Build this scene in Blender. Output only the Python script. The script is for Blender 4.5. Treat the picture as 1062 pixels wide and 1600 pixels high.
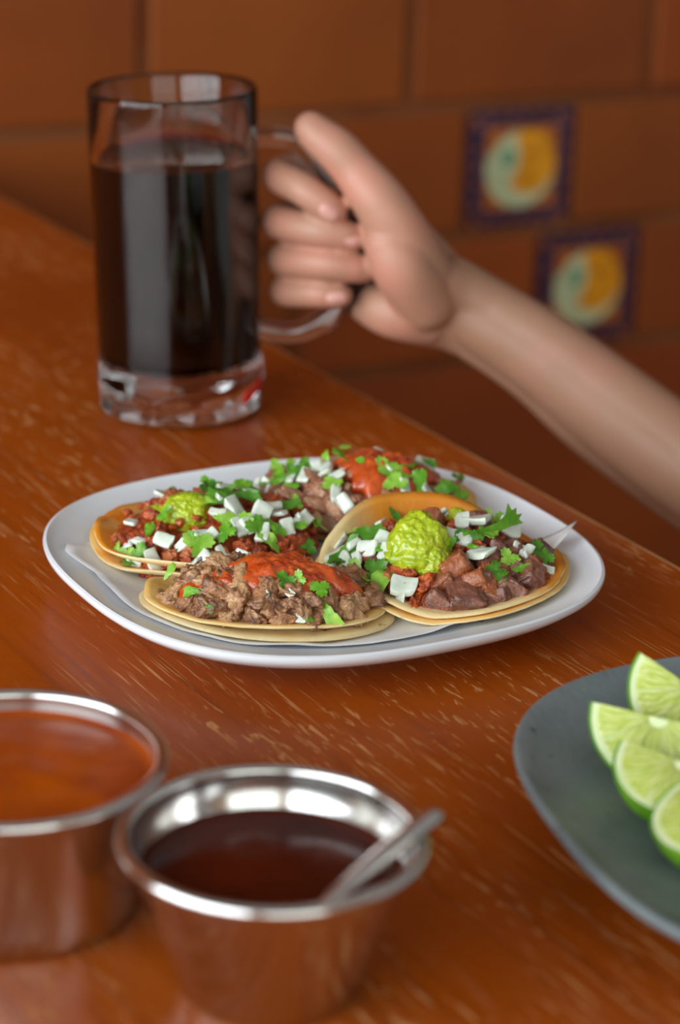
import bpy, bmesh, math, random
from mathutils import Vector, Matrix, noise

for o in list(bpy.data.objects):
    bpy.data.objects.remove(o)
SC = bpy.context.scene
COL = SC.collection
T = 0.74                      # table top height above the floor (metres)
R = math.radians
rnd = random.Random(11)

# ------------------------------------------------------------------ camera
cam_d = bpy.data.cameras.new('camera')
cam = bpy.data.objects.new('camera', cam_d)
COL.objects.link(cam)
cam_d.sensor_fit = 'VERTICAL'
cam_d.sensor_height = 36.0
cam_d.sensor_width = 36.0
cam_d.lens = 85.0
cam_d.clip_start = 0.02
pit, rol = R(20.3), R(2.0)
fwd = Vector((0, math.cos(pit), -math.sin(pit)))
up0 = Vector((0, math.sin(pit), math.cos(pit)))
rt = Vector((1, 0, 0)) * math.cos(rol) + up0 * math.sin(rol)
upv = Vector((-1, 0, 0)) * math.sin(rol) + up0 * math.cos(rol)
cam.matrix_world = Matrix(((rt.x, upv.x, -fwd.x, 0), (rt.y, upv.y, -fwd.y, 0),
                           (rt.z, upv.z, -fwd.z, T + 0.42), (0, 0, 0, 1)))
cam_d.dof.use_dof = True
cam_d.dof.focus_distance = 1.045
cam_d.dof.aperture_fstop = 5.6
SC.camera = cam

# ------------------------------------------------------------------ world, windows' daylight, exposure
w = bpy.data.worlds.new('room_light')
SC.world = w
w.use_nodes = True
bg = w.node_tree.nodes['Background']
bg.inputs[0].default_value = (0.92, 0.93, 0.92, 1)
bg.inputs[1].default_value = 0.20
SC.view_settings.view_transform = 'Standard'
SC.view_settings.look = 'None'
SC.view_settings.gamma = 1
SC.view_settings.use_curve_mapping = False
SC.view_settings.exposure = 0.66
SC.cycles.use_denoising = True
SC.cycles.max_bounces = 12
SC.cycles.transmission_bounces = 12
SC.cycles.caustics_reflective = False
SC.cycles.caustics_refractive = False
SC.cycles.sample_clamp_indirect = 6.0

# room frame: origin on the tiled wall, e1 along it, e2 out of it into the room
W0 = Vector((-0.26, 1.95, 0))
WA = R(28)
E1 = Vector((math.cos(WA), math.sin(WA), 0))
E2 = Vector((math.sin(WA), -math.cos(WA), 0))
def room(a, o, z):
    return W0 + E1 * a + E2 * o + Vector((0, 0, z))
def area(name, pos, target, sx, sy, power, color):
    d = bpy.data.lights.new(name, 'AREA')
    d.shape = 'RECTANGLE'; d.size = sx; d.size_y = sy; d.energy = power; d.color = color
    o = bpy.data.objects.new(name, d); COL.objects.link(o)
    o.location = pos
    o.rotation_euler = (target - pos).to_track_quat('-Z', 'Y').to_euler()
    return o
# daylight through window_1 (beside the table) and window_2 (behind the camera); the steel cups mirror both
area('window_left_offscreen', room(-2.5, 2.0, 1.46), room(0, 2.0, 1.36), 3.3, 1.9, 98, (0.87, 0.955, 1.0))
area('window_street_offscreen', room(-0.95, 4.1, 1.46), room(-0.95, 0, 1.36), 2.2, 1.85, 21, (0.92, 1.0, 0.95))

# ------------------------------------------------------------------ helpers
def srgb(r, g, b):
    f = lambda c: (c / 255 / 12.92) if c / 255 <= 0.04045 else ((c / 255 + 0.055) / 1.055) ** 2.4
    return (f(r), f(g), f(b), 1)
def ob(name, me, mats=None, parent=None, loc=None, rot=None, scale=None):
    o = bpy.data.objects.new(name, me)
    COL.objects.link(o)
    if mats is not None and not me.materials:
        for m in (mats if isinstance(mats, (list, tuple)) else [mats]):
            me.materials.append(m)
    if parent: o.parent = parent
    if loc is not None: o.location = loc
    if rot is not None: o.rotation_euler = rot
    if scale is not None: o.scale = scale
    return o
def thing(name, label, cat, loc=(0, 0, 0), rot=(0, 0, 0), group=None):
    o = bpy.data.objects.new(name, None); COL.objects.link(o)
    o.empty_display_size = 0.02
    o.location = loc; o.rotation_euler = rot
    return tag(o, label, cat, group)
def tag(o, label, cat, group=None):
    o['label'] = label; o['category'] = cat
    if group: o['group'] = group
    return o
def struct(o):
    o['kind'] = 'structure'; return o
def mesh(name, verts, faces, smooth=True, idx=None):
    me = bpy.data.meshes.new(name)
    me.from_pydata([tuple(v) for v in verts], [], faces)
    if smooth: me.polygons.foreach_set('use_smooth', [True] * len(me.polygons))
    if idx: me.polygons.foreach_set('material_index', idx)
    me.update()
    return me
def fix(me, angle=None):
    bm = bmesh.new(); bm.from_mesh(me)
    bmesh.ops.remove_doubles(bm, verts=bm.verts, dist=1e-6)
    bmesh.ops.recalc_face_normals(bm, faces=bm.faces)
    if angle:
        for e in bm.edges:
            if len(e.link_faces) == 2 and e.calc_face_angle(0) > R(angle): e.smooth = False
    bm.to_mesh(me); bm.free()
    return me
def boxmesh(name, x0, x1, y0, y1, z0, z1, bev=0.0, seg=2, smooth=False):
    bm = bmesh.new()
    bmesh.ops.create_cube(bm, size=1)
    for v in bm.verts:
        v.co = Vector((x0 + (v.co.x + .5) * (x1 - x0), y0 + (v.co.y + .5) * (y1 - y0), z0 + (v.co.z + .5) * (z1 - z0)))
    if bev: bmesh.ops.bevel(bm, geom=list(bm.edges), offset=bev, segments=seg, affect='EDGES', profile=.5)
    me = bpy.data.meshes.new(name); bm.to_mesh(me); bm.free()
    if smooth: me.polygons.foreach_set('use_smooth', [True] * len(me.polygons))
    return me
def revolve(name, prof, a0=0.0, a1=2 * math.pi, n=96, sharp=35, mod=None):
    """prof: closed polygon of (r, z); revolved from a0 to a1"""
    full = abs(a1 - a0 - 2 * math.pi) < 1e-6
    cnt = n if full else n + 1
    V, Fc = [], []
    k = len(prof)
    for i in range(cnt):
        a = a0 + (a1 - a0) * i / n
        for (r, z) in prof:
            if mod: r = mod(r, z, a)
            V.append((r * math.cos(a), r * math.sin(a), z))
    for i in range(n):
        j = (i + 1) % cnt
        for q in range(k):
            p = (q + 1) % k
            Fc.append((i * k + q, j * k + q, j * k + p, i * k + p))
    if not full:
        Fc.append(tuple(range(k)))
        Fc.append(tuple(reversed(range((cnt - 1) * k, cnt * k))))
    return fix(mesh(name, V, Fc), sharp)
def catmull(pts, sub=6):
    out = []
    n = len(pts)
    for i in range(n - 1):
        p0, p1, p2, p3 = pts[max(i - 1, 0)], pts[i], pts[i + 1], pts[min(i + 2, n - 1)]
        for s in range(sub):
            t = s / sub
            out.append(tuple(.5 * (2 * b + (c - a) * t + (2 * a - 5 * b + 4 * c - d) * t * t + (3 * b - a - 3 * c + d) * t ** 3)
                             for a, b, c, d in zip(p0, p1, p2, p3)))
    out.append(tuple(pts[-1]))
    return out
def tube(name, pts, n=20, flat=1.0):
    """pts: (x, y, z, r) list; round tube with closed ends"""
    V, Fc = [], []
    m = len(pts)
    for i, p in enumerate(pts):
        c = Vector(p[:3])
        d = Vector(pts[min(i + 1, m - 1)][:3]) - Vector(pts[max(i - 1, 0)][:3])
        d.normalize()
        side = d.cross(Vector((0, 1, 0))).normalized()
        up = side.cross(d)
        for k in range(n):
            a = 2 * math.pi * k / n
            V.append(c + side * math.cos(a) * p[3] + up * math.sin(a) * p[3] * flat)
    for i in range(m - 1):
        for k in range(n):
            q = (k + 1) % n
            Fc.append((i * n + k, i * n + q, (i + 1) * n + q, (i + 1) * n + k))
    Fc.append(tuple(reversed(range(n)))); Fc.append(tuple(range((m - 1) * n, m * n)))
    return fix(mesh(name, V, Fc), 60)

# ------------------------------------------------------------------ materials
def newmat(name):
    m = bpy.data.materials.new(name); m.use_nodes = True
    nt = m.node_tree
    return m, nt, nt.nodes['Principled BSDF']
def setp(p, **k):
    for a, v in k.items():
        p.inputs[a.replace('_', ' ')].default_value = v
def noisy(name, c1, c2, scale=40, rough=.5, bump=0.0, bscale=None, contrast=(.35, .65), stretch=(1, 1, 1), c3=None, mask3=(.6, .68), scale3=None, rvar=0.0, ovar=None, bdist=.001, **kw):
    m, nt, p = newmat(name)
    N, L = nt.nodes, nt.links
    tc = N.new('ShaderNodeTexCoord'); mp = N.new('ShaderNodeMapping')
    mp.inputs['Scale'].default_value = stretch
    L.new(tc.outputs['Object'], mp.inputs[0])
    oi = N.new('ShaderNodeObjectInfo')
    add = N.new('ShaderNodeVectorMath'); add.operation = 'ADD'
    comb = N.new('ShaderNodeVectorMath'); comb.operation = 'SCALE'
    comb.inputs[0].default_value = (1.3, 2.1, 3.7)
    L.new(oi.outputs['Random'], comb.inputs['Scale'])
    L.new(mp.outputs[0], add.inputs[0]); L.new(comb.outputs[0], add.inputs[1])
    nz = N.new('ShaderNodeTexNoise'); nz.inputs['Scale'].default_value = scale; nz.inputs['Detail'].default_value = 5
    L.new(add.outputs[0], nz.inputs['Vector'])
    rp = N.new('ShaderNodeValToRGB')
    rp.color_ramp.elements[0].position, rp.color_ramp.elements[1].position = contrast
    rp.color_ramp.elements[0].color, rp.color_ramp.elements[1].color = c1, c2
    L.new(nz.outputs[0], rp.inputs[0])
    col = rp.outputs[0]
    if c3:
        n3 = N.new('ShaderNodeTexNoise'); n3.inputs['Scale'].default_value = scale3 or scale * 2.3; n3.inputs['Detail'].default_value = 4
        L.new(add.outputs[0], n3.inputs['Vector'])
        mr = N.new('ShaderNodeMapRange'); mr.inputs[1].default_value, mr.inputs[2].default_value = mask3
        L.new(n3.outputs[0], mr.inputs[0])
        mx = N.new('ShaderNodeMix'); mx.data_type = 'RGBA'
        L.new(mr.outputs[0], mx.inputs[0]); L.new(col, mx.inputs[6]); mx.inputs[7].default_value = c3
        col = mx.outputs[2]
    if ovar:                                   # some individuals are of another tone
        mo_ = N.new('ShaderNodeMapRange'); mo_.inputs[1].default_value = 1 - ovar[1] - .12; mo_.inputs[2].default_value = 1 - ovar[1] + .12
        mo_.inputs[4].default_value = .75
        L.new(oi.outputs['Random'], mo_.inputs[0])
        mv = N.new('ShaderNodeMix'); mv.data_type = 'RGBA'
        L.new(mo_.outputs[0], mv.inputs[0]); L.new(col, mv.inputs[6]); mv.inputs[7].default_value = ovar[0]
        col = mv.outputs[2]
    L.new(col, p.inputs['Base Color'])
    setp(p, Roughness=rough, **kw)
    if rvar:
        mr2 = N.new('ShaderNodeMapRange'); mr2.inputs[3].default_value = rough - rvar; mr2.inputs[4].default_value = rough + rvar
        mr2.inputs[1].default_value = .3; mr2.inputs[2].default_value = .7
        L.new(nz.outputs[0], mr2.inputs[0]); L.new(mr2.outputs[0], p.inputs['Roughness'])
    if bump:
        nb = N.new('ShaderNodeTexNoise'); nb.inputs['Scale'].default_value = bscale or scale * 3; nb.inputs['Detail'].default_value = 6
        L.new(add.outputs[0], nb.inputs['Vector'])
        b = N.new('ShaderNodeBump'); b.inputs['Strength'].default_value = bump; b.inputs['Distance'].default_value = bdist
        L.new(nb.outputs[0], b.inputs['Height']); L.new(b.outputs[0], p.inputs['Normal'])
    return m
def glassmat(name, col, rough=0.0, ior=1.5):
    m, nt, p = newmat(name)
    setp(p, Base_Color=col, Roughness=rough, IOR=ior, Transmission_Weight=1.0, Specular_IOR_Level=.32)
    return m
def woodmat():
    m, nt, p = newmat('worn_orange_varnish')
    N, L = nt.nodes, nt.links
    tc = N.new('ShaderNodeTexCoord')
    def nz(sc, s, detail=4, dist=0.0, off=(0, 0, 0)):
        mp = N.new('ShaderNodeMapping'); mp.inputs['Scale'].default_value = sc; mp.inputs['Location'].default_value = off
        L.new(tc.outputs['Object'], mp.inputs[0])
        n = N.new('ShaderNodeTexNoise'); n.inputs['Scale'].default_value = s; n.inputs['Detail'].default_value = detail
        n.inputs['Distortion'].default_value = dist
        L.new(mp.outputs[0], n.inputs['Vector'])
        return n.outputs[0]
    def rng(src, a, b, lo=0.0, hi=1.0):
        r = N.new('ShaderNodeMapRange'); r.interpolation_type = 'SMOOTHSTEP'
        for i, v in enumerate((a, b, lo, hi)): r.inputs[i + 1].default_value = v
        L.new(src, r.inputs[0]); return r.outputs[0]
    def mth(op, a, b):
        k = N.new('ShaderNodeMath'); k.operation = op
        for i, v in enumerate((a, b)):
            if isinstance(v, (int, float)): k.inputs[i].default_value = v
            else: L.new(v, k.inputs[i])
        return k.outputs[0]
    def mix(f, a, b):
        x = N.new('ShaderNodeMix'); x.data_type = 'RGBA'
        L.new(f, x.inputs[0])
        for i, v in ((6, a), (7, b)):
            if isinstance(v, tuple): x.inputs[i].default_value = v
            else: L.new(v, x.inputs[i])
        return x.outputs[2]
    base = mix(rng(nz((3, 5, 1), 1.5, 5), .35, .65), srgb(152, 65, 1), srgb(169, 76, 2))
    streak = mix(rng(nz((9, 170, 1), 1, 6), .48, .78, 0, .55), base, srgb(116, 44, 3))
    pale = mix(mth('MULTIPLY', rng(nz((14, 120, 1), 1, 4, .3, (3, 1, 0)), .56, .74, 0, .42), rng(nz((6, 9, 1), 1, 2, 0, (7, 0, 0)), .42, .62)), streak, srgb(180, 102, 60))
    area1 = rng(nz((7, 16, 1), 1, 3, 0, (1, 4, 0)), .43, .60)
    f1 = mth('MULTIPLY', rng(nz((62, 420, 1), 1, 3, .6, (5, 2, 0)), .60, .645), area1)
    f2 = mth('MULTIPLY', rng(nz((20, 640, 1), 1, 2, .2, (2, 9, 0)), .615, .67), rng(nz((9, 12, 1), 1, 2, 0, (4, 4, 0)), .40, .60))
    f3 = mth('MULTIPLY', rng(nz((34, 150, 1), 1, 4, 1.2, (8, 3, 0)), .66, .72), area1)
    fl = mth('MAXIMUM', mth('MAXIMUM', f1, f2), f3)
    fl = mth('MULTIPLY', fl, .85)
    col = mix(fl, pale, srgb(206, 144, 88))
    L.new(col, p.inputs['Base Color'])
    rg = mth('ADD', rng(nz((30, 90, 1), 1, 5), .3, .7, .26, .42), mth('MULTIPLY', fl, .25))
    L.new(rg, p.inputs['Roughness'])
    b = N.new('ShaderNodeBump'); b.inputs['Strength'].default_value = .25; b.inputs['Distance'].default_value = .0006
    h = mth('SUBTRACT', mth('MULTIPLY', nz((20, 330, 1), 1, 5), .6), fl)
    L.new(h, b.inputs['Height']); L.new(b.outputs[0], p.inputs['Normal'])
    setp(p, Specular_IOR_Level=.38)
    return m

M_WOOD = woodmat()
M_EDGE = noisy('worn_bare_edge', srgb(180, 116, 60), srgb(222, 174, 118), 30, .6, .3, 200, stretch=(1, 6, 6))
M_LEG = noisy('dark_brown_wood', srgb(96, 44, 16), srgb(120, 58, 22), 14, .5, .2, 60, stretch=(6, 6, 1))
M_GROUT = noisy('wall_grout', srgb(108, 52, 9), srgb(128, 74, 34), 9, .9, .5, 120, contrast=(.4, .7))
M_TERRA = [noisy('terracotta_tile_%d' % i, a, b, 7, .48, .25, 60) for i, (a, b) in enumerate((
    (srgb(128, 60, 7), srgb(138, 67, 10)), (srgb(122, 54, 4), srgb(134, 62, 6)), (srgb(133, 56, 3), srgb(141, 64, 6))))]
M_DADO = noisy('dado_paint', srgb(128, 54, 3), srgb(138, 62, 5), 6, .5, .2, 50)
M_NAVY = noisy('glaze_navy', srgb(26, 24, 52), srgb(44, 38, 70), 60, .25)
M_RUST = noisy('glaze_rust', srgb(150, 78, 26), srgb(172, 96, 34), 60, .25)
M_AMBER = noisy('glaze_amber', srgb(206, 132, 14), srgb(226, 154, 26), 50, .25)
M_OCHRE = noisy('glaze_ochre', srgb(160, 92, 16), srgb(176, 108, 24), 50, .25)
M_SAGE = noisy('glaze_sage', srgb(172, 182, 140), srgb(190, 198, 158), 50, .25)
M_TEAL = noisy('glaze_teal', srgb(92, 142, 108), srgb(104, 152, 120), 50, .25)
M_FLOOR = noisy('floor_cement', srgb(112, 66, 40), srgb(132, 82, 52), 6, .6, .2, 60)
M_PLASTER = noisy('plaster', srgb(196, 150, 110), srgb(208, 164, 124), 5, .85, .2, 60)
M_FRAME = noisy('window_frame_paint', srgb(70, 50, 36), srgb(84, 62, 46), 12, .5)
M_GLASS = glassmat('clear_glass', (.97, .98, .97, 1), 0, 1.44)
M_MARK = noisy('red_mark', srgb(200, 30, 22), srgb(214, 40, 30), 60, .4)
M_PLATE = noisy('white_melamine', srgb(228, 232, 238), srgb(236, 239, 243), 12, .28, .05, 40, contrast=(.3, .7), Coat_Weight=.15)
M_PAPER = noisy('food_paper', srgb(222, 220, 218), srgb(236, 234, 232), 30, .75, .15, 150)
M_STONE = noisy('grey_stoneware', srgb(100, 110, 112), srgb(122, 131, 132), 26, .42, .3, 260, c3=srgb(60, 64, 64), mask3=(.66, .72), scale3=220)
M_SALSA_R = noisy('orange_red_salsa', srgb(154, 62, 0), srgb(174, 76, 1), 40, .42, .25, 140, Specular_IOR_Level=.2, c3=srgb(138, 48, 0), mask3=(.5, .7), scale3=30)
M_SALSA_D = noisy('dark_chile_salsa', srgb(60, 13, 2), srgb(80, 22, 3), 40, .16, .06, 120, Specular_IOR_Level=.25)
M_SALSA_T = noisy('taco_salsa', srgb(168, 56, 12), srgb(200, 84, 24), 160, .2, .35, 700, c3=srgb(206, 96, 36), mask3=(.58, .7), scale3=220, Coat_Weight=.4)
M_TORT = noisy('tortilla_pale', srgb(228, 196, 138), srgb(242, 220, 170), 45, .7, .35, 420, c3=srgb(182, 132, 74), mask3=(.66, .76), scale3=150, Subsurface_Weight=.06)
M_TORT_O = noisy('tortilla_oil_stained', srgb(222, 126, 14), srgb(236, 160, 48), 30, .42, .3, 420, c3=srgb(240, 190, 110), mask3=(.55, .72), scale3=40)
M_TORT_L = noisy('tortilla_light_stain', srgb(232, 196, 132), srgb(236, 180, 84), 26, .55, .3, 420, c3=srgb(226, 150, 48), mask3=(.56, .72), scale3=50)
M_TORT_C = noisy('tortilla_half_stained', srgb(216, 122, 18), srgb(234, 158, 52), 30, .45, .3, 420, c3=srgb(238, 190, 112), mask3=(.58, .72), scale3=40)
def stain(m, pale):                                # oil has soaked only the far and right side of this tortilla
    nt = m.node_tree; N, L = nt.nodes, nt.links; p = N['Principled BSDF']
    src = p.inputs['Base Color'].links[0].from_socket
    tc = N.new('ShaderNodeTexCoord'); sx = N.new('ShaderNodeSeparateXYZ'); L.new(tc.outputs['Object'], sx.inputs[0])
    k = N.new('ShaderNodeMath'); k.operation = 'MULTIPLY_ADD'; k.inputs[1].default_value = .75
    L.new(sx.outputs[0], k.inputs[0]); L.new(sx.outputs[1], k.inputs[2])
    mr = N.new('ShaderNodeMapRange'); mr.inputs[1].default_value = -.022; mr.inputs[2].default_value = .008
    L.new(k.outputs[0], mr.inputs[0])
    mx = N.new('ShaderNodeMix'); mx.data_type = 'RGBA'
    L.new(mr.outputs[0], mx.inputs[0]); mx.inputs[6].default_value = pale; L.new(src, mx.inputs[7])
    L.new(mx.outputs[2], p.inputs['Base Color'])
stain(M_TORT_C, srgb(236, 208, 150))
M_MEAT = dict(
    m=noisy('brown_beef', srgb(104, 62, 38), srgb(176, 124, 84), 170, .34, .8, 520, c3=srgb(206, 160, 112), mask3=(.56, .7), scale3=130, bdist=.0022, rvar=.12, ovar=(srgb(204, 158, 112), .25), Coat_Weight=.25),
    p=noisy('red_marinated_pork', srgb(142, 50, 14), srgb(204, 94, 34), 190, .34, .8, 600, c3=srgb(116, 40, 14), mask3=(.56, .7), scale3=200, bdist=.0022, rvar=.1, ovar=(srgb(196, 116, 62), .2), Coat_Weight=.25),
    k=noisy('dark_grilled_beef', srgb(96, 52, 38), srgb(152, 98, 78), 160, .33, .7, 520, c3=srgb(188, 136, 112), mask3=(.58, .72), scale3=110, bdist=.0022, rvar=.12, ovar=(srgb(168, 92, 48), .22), Coat_Weight=.25),
    s=noisy('pinkish_beef_strip', srgb(138, 84, 58), srgb(190, 134, 102), 140, .36, .6, 450, c3=srgb(104, 56, 38), mask3=(.58, .72), scale3=100, bdist=.0022, rvar=.1, ovar=(srgb(206, 160, 128), .2), Coat_Weight=.2))
M_CORE = M_MEAT                                    # the bed under the loose pieces is the same meat
M_ONION = noisy('raw_onion', srgb(200, 209, 190), srgb(230, 235, 224), 120, .24, .3, 350, Subsurface_Weight=.6, Subsurface_Radius=(.006, .006, .004), Coat_Weight=.3)
M_CIL = [noisy('cilantro_%d' % i, a, b, 160, .42, .3, 500, Subsurface_Weight=.08, Subsurface_Radius=(.001, .002, .0005)) for i, (a, b) in enumerate((
    (srgb(78, 138, 18), srgb(114, 168, 40)), (srgb(114, 164, 38), srgb(154, 196, 76)), (srgb(54, 106, 14), srgb(84, 138, 28))))]
M_STEM = noisy('cilantro_stem', srgb(118, 176, 52), srgb(146, 198, 80), 160, .4)
M_GUAC = noisy('green_avocado_salsa', srgb(148, 166, 14), srgb(176, 188, 32), 260, .2, .35, 900, c3=srgb(200, 208, 84), mask3=(.62, .74), scale3=330, Subsurface_Weight=.15, Subsurface_Radius=(.003, .003, .0008), Coat_Weight=.3)
M_RIND = noisy('lime_rind', srgb(74, 134, 14), srgb(112, 164, 30), 60, .35, .4, 900)
M_PITH = noisy('lime_pith', srgb(206, 222, 160), srgb(224, 234, 186), 120, .5, .2, 500)
def limemat():
    m, nt, p = newmat('lime_flesh'); N, L = nt.nodes, nt.links
    tc = N.new('ShaderNodeTexCoord'); sx = N.new('ShaderNodeSeparateXYZ'); L.new(tc.outputs['Object'], sx.inputs[0])
    at = N.new('ShaderNodeMath'); at.operation = 'ARCTAN2'; L.new(sx.outputs[1], at.inputs[0]); L.new(sx.outputs[0], at.inputs[1])
    ln = N.new('ShaderNodeVectorMath'); ln.operation = 'LENGTH'; L.new(tc.outputs['Object'], ln.inputs[0])
    cb = N.new('ShaderNodeCombineXYZ')
    for i, (src, k) in enumerate(((at.outputs[0], 9.0), (ln.outputs['Value'], 110.0), (sx.outputs[2], 160.0))):
        mm = N.new('ShaderNodeMath'); mm.operation = 'MULTIPLY'; mm.inputs[1].default_value = k
        L.new(src, mm.inputs[0]); L.new(mm.outputs[0], cb.inputs[i])
    nz = N.new('ShaderNodeTexNoise'); nz.inputs['Scale'].default_value = 1.6; nz.inputs['Detail'].default_value = 3; nz.inputs['Distortion'].default_value = .6
    L.new(cb.outputs[0], nz.inputs['Vector'])
    rp = N.new('ShaderNodeValToRGB'); cr = rp.color_ramp
    cr.elements[0].position, cr.elements[1].position = .34, .70
    cr.elements[0].color, cr.elements[1].color = srgb(166, 184, 66), srgb(220, 226, 160)
    e = cr.elements.new(.52); e.color = srgb(194, 204, 104)
    L.new(nz.outputs[0], rp.inputs[0]); L.new(rp.outputs[0], p.inputs['Base Color'])
    bp = N.new('ShaderNodeBump'); bp.inputs['Strength'].default_value = .7; bp.inputs['Distance'].default_value = .001
    L.new(nz.outputs[0], bp.inputs['Height']); L.new(bp.outputs[0], p.inputs['Normal'])
    setp(p, Roughness=.25, Subsurface_Weight=.2, Subsurface_Radius=(.004, .005, .002), Coat_Weight=.25)
    return m
M_LIME = limemat()
M_SKIN = noisy('skin', srgb(146, 106, 82), srgb(158, 117, 93), 16, .5, .12, 400, c3=srgb(166, 116, 95), mask3=(.5, .75), scale3=26, Subsurface_Weight=.12, Subsurface_Radius=(.008, .003, .0015))
def palm_tone(m):                                  # palm and fingers are pinker than the forearm
    nt = m.node_tree; N, L = nt.nodes, nt.links; p = N['Principled BSDF']
    src = p.inputs['Base Color'].links[0].from_socket
    tc = N.new('ShaderNodeTexCoord'); sx = N.new('ShaderNodeSeparateXYZ'); L.new(tc.outputs['Object'], sx.inputs[0])
    mr = N.new('ShaderNodeMapRange'); mr.inputs[1].default_value = .012; mr.inputs[2].default_value = -.02; mr.inputs[4].default_value = .9
    L.new(sx.outputs[0], mr.inputs[0])
    nz = N.new('ShaderNodeTexNoise'); nz.inputs['Scale'].default_value = 34; L.new(tc.outputs['Object'], nz.inputs['Vector'])
    rp = N.new('ShaderNodeValToRGB'); rp.color_ramp.elements[0].position = .35; rp.color_ramp.elements[1].position = .65
    rp.color_ramp.elements[0].color = srgb(172, 126, 103); rp.color_ramp.elements[1].color = srgb(188, 127, 106)
    L.new(nz.outputs[0], rp.inputs[0])
    mx = N.new('ShaderNodeMix'); mx.data_type = 'RGBA'
    L.new(mr.outputs[0], mx.inputs[0]); L.new(src, mx.inputs[6]); L.new(rp.outputs[0], mx.inputs[7])
    L.new(mx.outputs[2], p.inputs['Base Color'])
palm_tone(M_SKIN)
M_NAIL = noisy('fingernail', srgb(206, 150, 138), srgb(216, 162, 150), 60, .25, Coat_Weight=.4)
M_SHIRT = noisy('dark_shirt', srgb(52, 44, 42), srgb(66, 56, 54), 30, .9, .4, 500)
def steelmat(name, rough, aniso):
    m, nt, p = newmat(name)
    N, L = nt.nodes, nt.links
    setp(p, Base_Color=(.66, .64, .62, 1), Metallic=1.0, Roughness=rough, Anisotropic=aniso)
    tg = N.new('ShaderNodeTangent'); tg.direction_type = 'RADIAL'; tg.axis = 'Z'
    L.new(tg.outputs[0], p.inputs['Tangent'])
    tc = N.new('ShaderNodeTexCoord'); mp = N.new('ShaderNodeMapping'); mp.inputs['Scale'].default_value = (6, 6, 400)
    L.new(tc.outputs['Object'], mp.inputs[0])
    n = N.new('ShaderNodeTexNoise'); n.inputs['Scale'].default_value = 1; L.new(mp.outputs[0], n.inputs['Vector'])
    b = N.new('ShaderNodeBump'); b.inputs['Strength'].default_value = .05; b.inputs['Distance'].default_value = .0003
    L.new(n.outputs[0], b.inputs['Height']); L.new(b.outputs[0], p.inputs['Normal'])
    return m
M_STEEL = steelmat('brushed_steel', .15, .4)
M_SPOON = steelmat('spoon_steel', .22, 0)
def drinkmat():
    m, nt, p = newmat('hibiscus_drink')
    N, L = nt.nodes, nt.links
    setp(p, Base_Color=(1, 1, 1, 1), Roughness=0, IOR=1.33, Transmission_Weight=1.0, Specular_IOR_Level=.3)
    va = N.new('ShaderNodeVolumeAbsorption'); va.inputs['Color'].default_value = (.72, .02, .03, 1); va.inputs['Density'].default_value = 520
    L.new(va.outputs[0], N['Material Output'].inputs['Volume'])
    return m
M_DRINK = drinkmat()

# ------------------------------------------------------------------ the room
floor = struct(ob('floor', boxmesh('floor', -3.2, 3.2, -3.2, 3.4, -.05, 0), M_FLOOR))
wall_back = struct(ob('wall_back', boxmesh('wall_back', -2.6, 2.4, -.12, -.0035, 0, 2.7), M_GROUT, loc=W0, rot=(0, 0, WA + math.pi)))
wall_back.rotation_euler = (0, 0, WA)
# local frame of the wall: x = E1, y = -E2 (into the wall), so tile faces look towards -y
wall_back.data.transform(Matrix.Translation((0, .1235, 0)))
ROW, BR = 0.1185, 0.2515           # row and tile pitch
ZB = T - 0.0955                    # lower edge of the row that holds the upper painted tile
def tilemesh(nm, wd, ht, mat):
    me = boxmesh(nm, 0, wd, 0, .012, 0, ht, .0022, 2)
    me.materials.append(mat); return me
full = [tilemesh('terracotta_tile', BR - .013, ROW - .012, m) for m in M_TERRA]
def painted_mesh():
    n, s = 56, .1055
    V, Fc, ix = [], [], []
    for j in range(n + 1):
        for i in range(n + 1):
            V.append((s * i / n, 0, s * j / n))
    for j in range(n):
        for i in range(n):
            u, v = (i + .5) / n * 2 - 1, (j + .5) / n * 2 - 1
            k = 1
            if max(abs(u), abs(v)) > .74:
                k = 0
                if abs(abs(u) - .87) < .05 and (int((v + 1) * 9) % 3 == 0) or abs(abs(v) - .87) < .05 and (int((u + 1) * 9) % 3 == 0): k = 1
            elif max(abs(u), abs(v)) > .70: k = 0
            elif math.hypot(u, v) < .70:
                sun = math.hypot(u - .16, v - .10) < .56 and u > -.12 + .10 * math.sin(5 * v + .6)
                k = 2 if sun else 4
                if sun and (math.hypot(u - .17, v - .22) < .08 or math.hypot(u - .05, v + .26) < .07): k = 3
                if not sun and math.hypot(u + .26, v - .18) < .15: k = 5
                if not sun and math.hypot(u, v) > .64: k = 1 if v > .3 else 4
            a = j * (n + 1) + i
            Fc.append((a, a + 1, a + n + 2, a + n + 1)); ix.append(k)
    b = len(V)
    V += [(0, .012, 0), (s, .012, 0), (s, .012, s), (0, .012, s)]
    m_ = n + 1
    bot = list(range(0, m_)); top = list(range(n * m_, n * m_ + m_)); lf = [j * m_ for j in range(m_)]; rg = [j * m_ + n for j in range(m_)]
    Fc += [tuple(reversed(bot)) + (b, b + 1), tuple(top) + (b + 2, b + 3), tuple(lf) + (b + 3, b), tuple(reversed(rg)) + (b + 1, b + 2), (b + 3, b + 2, b + 1, b)]
    ix += [0] * 5
    me = mesh('painted_tile', V, Fc, False, ix)
    for m in (M_NAVY, M_RUST, M_AMBER, M_OCHRE, M_SAGE, M_TEAL): me.materials.append(m)
    return me
painted = painted_mesh()
PT = {0: (.4125, .520), -1: (.494, .6015)}     # painted insets per row, along the wall
offs = {1: .0970, 0: .520 + .006, -1: .6015 + .006}
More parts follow.
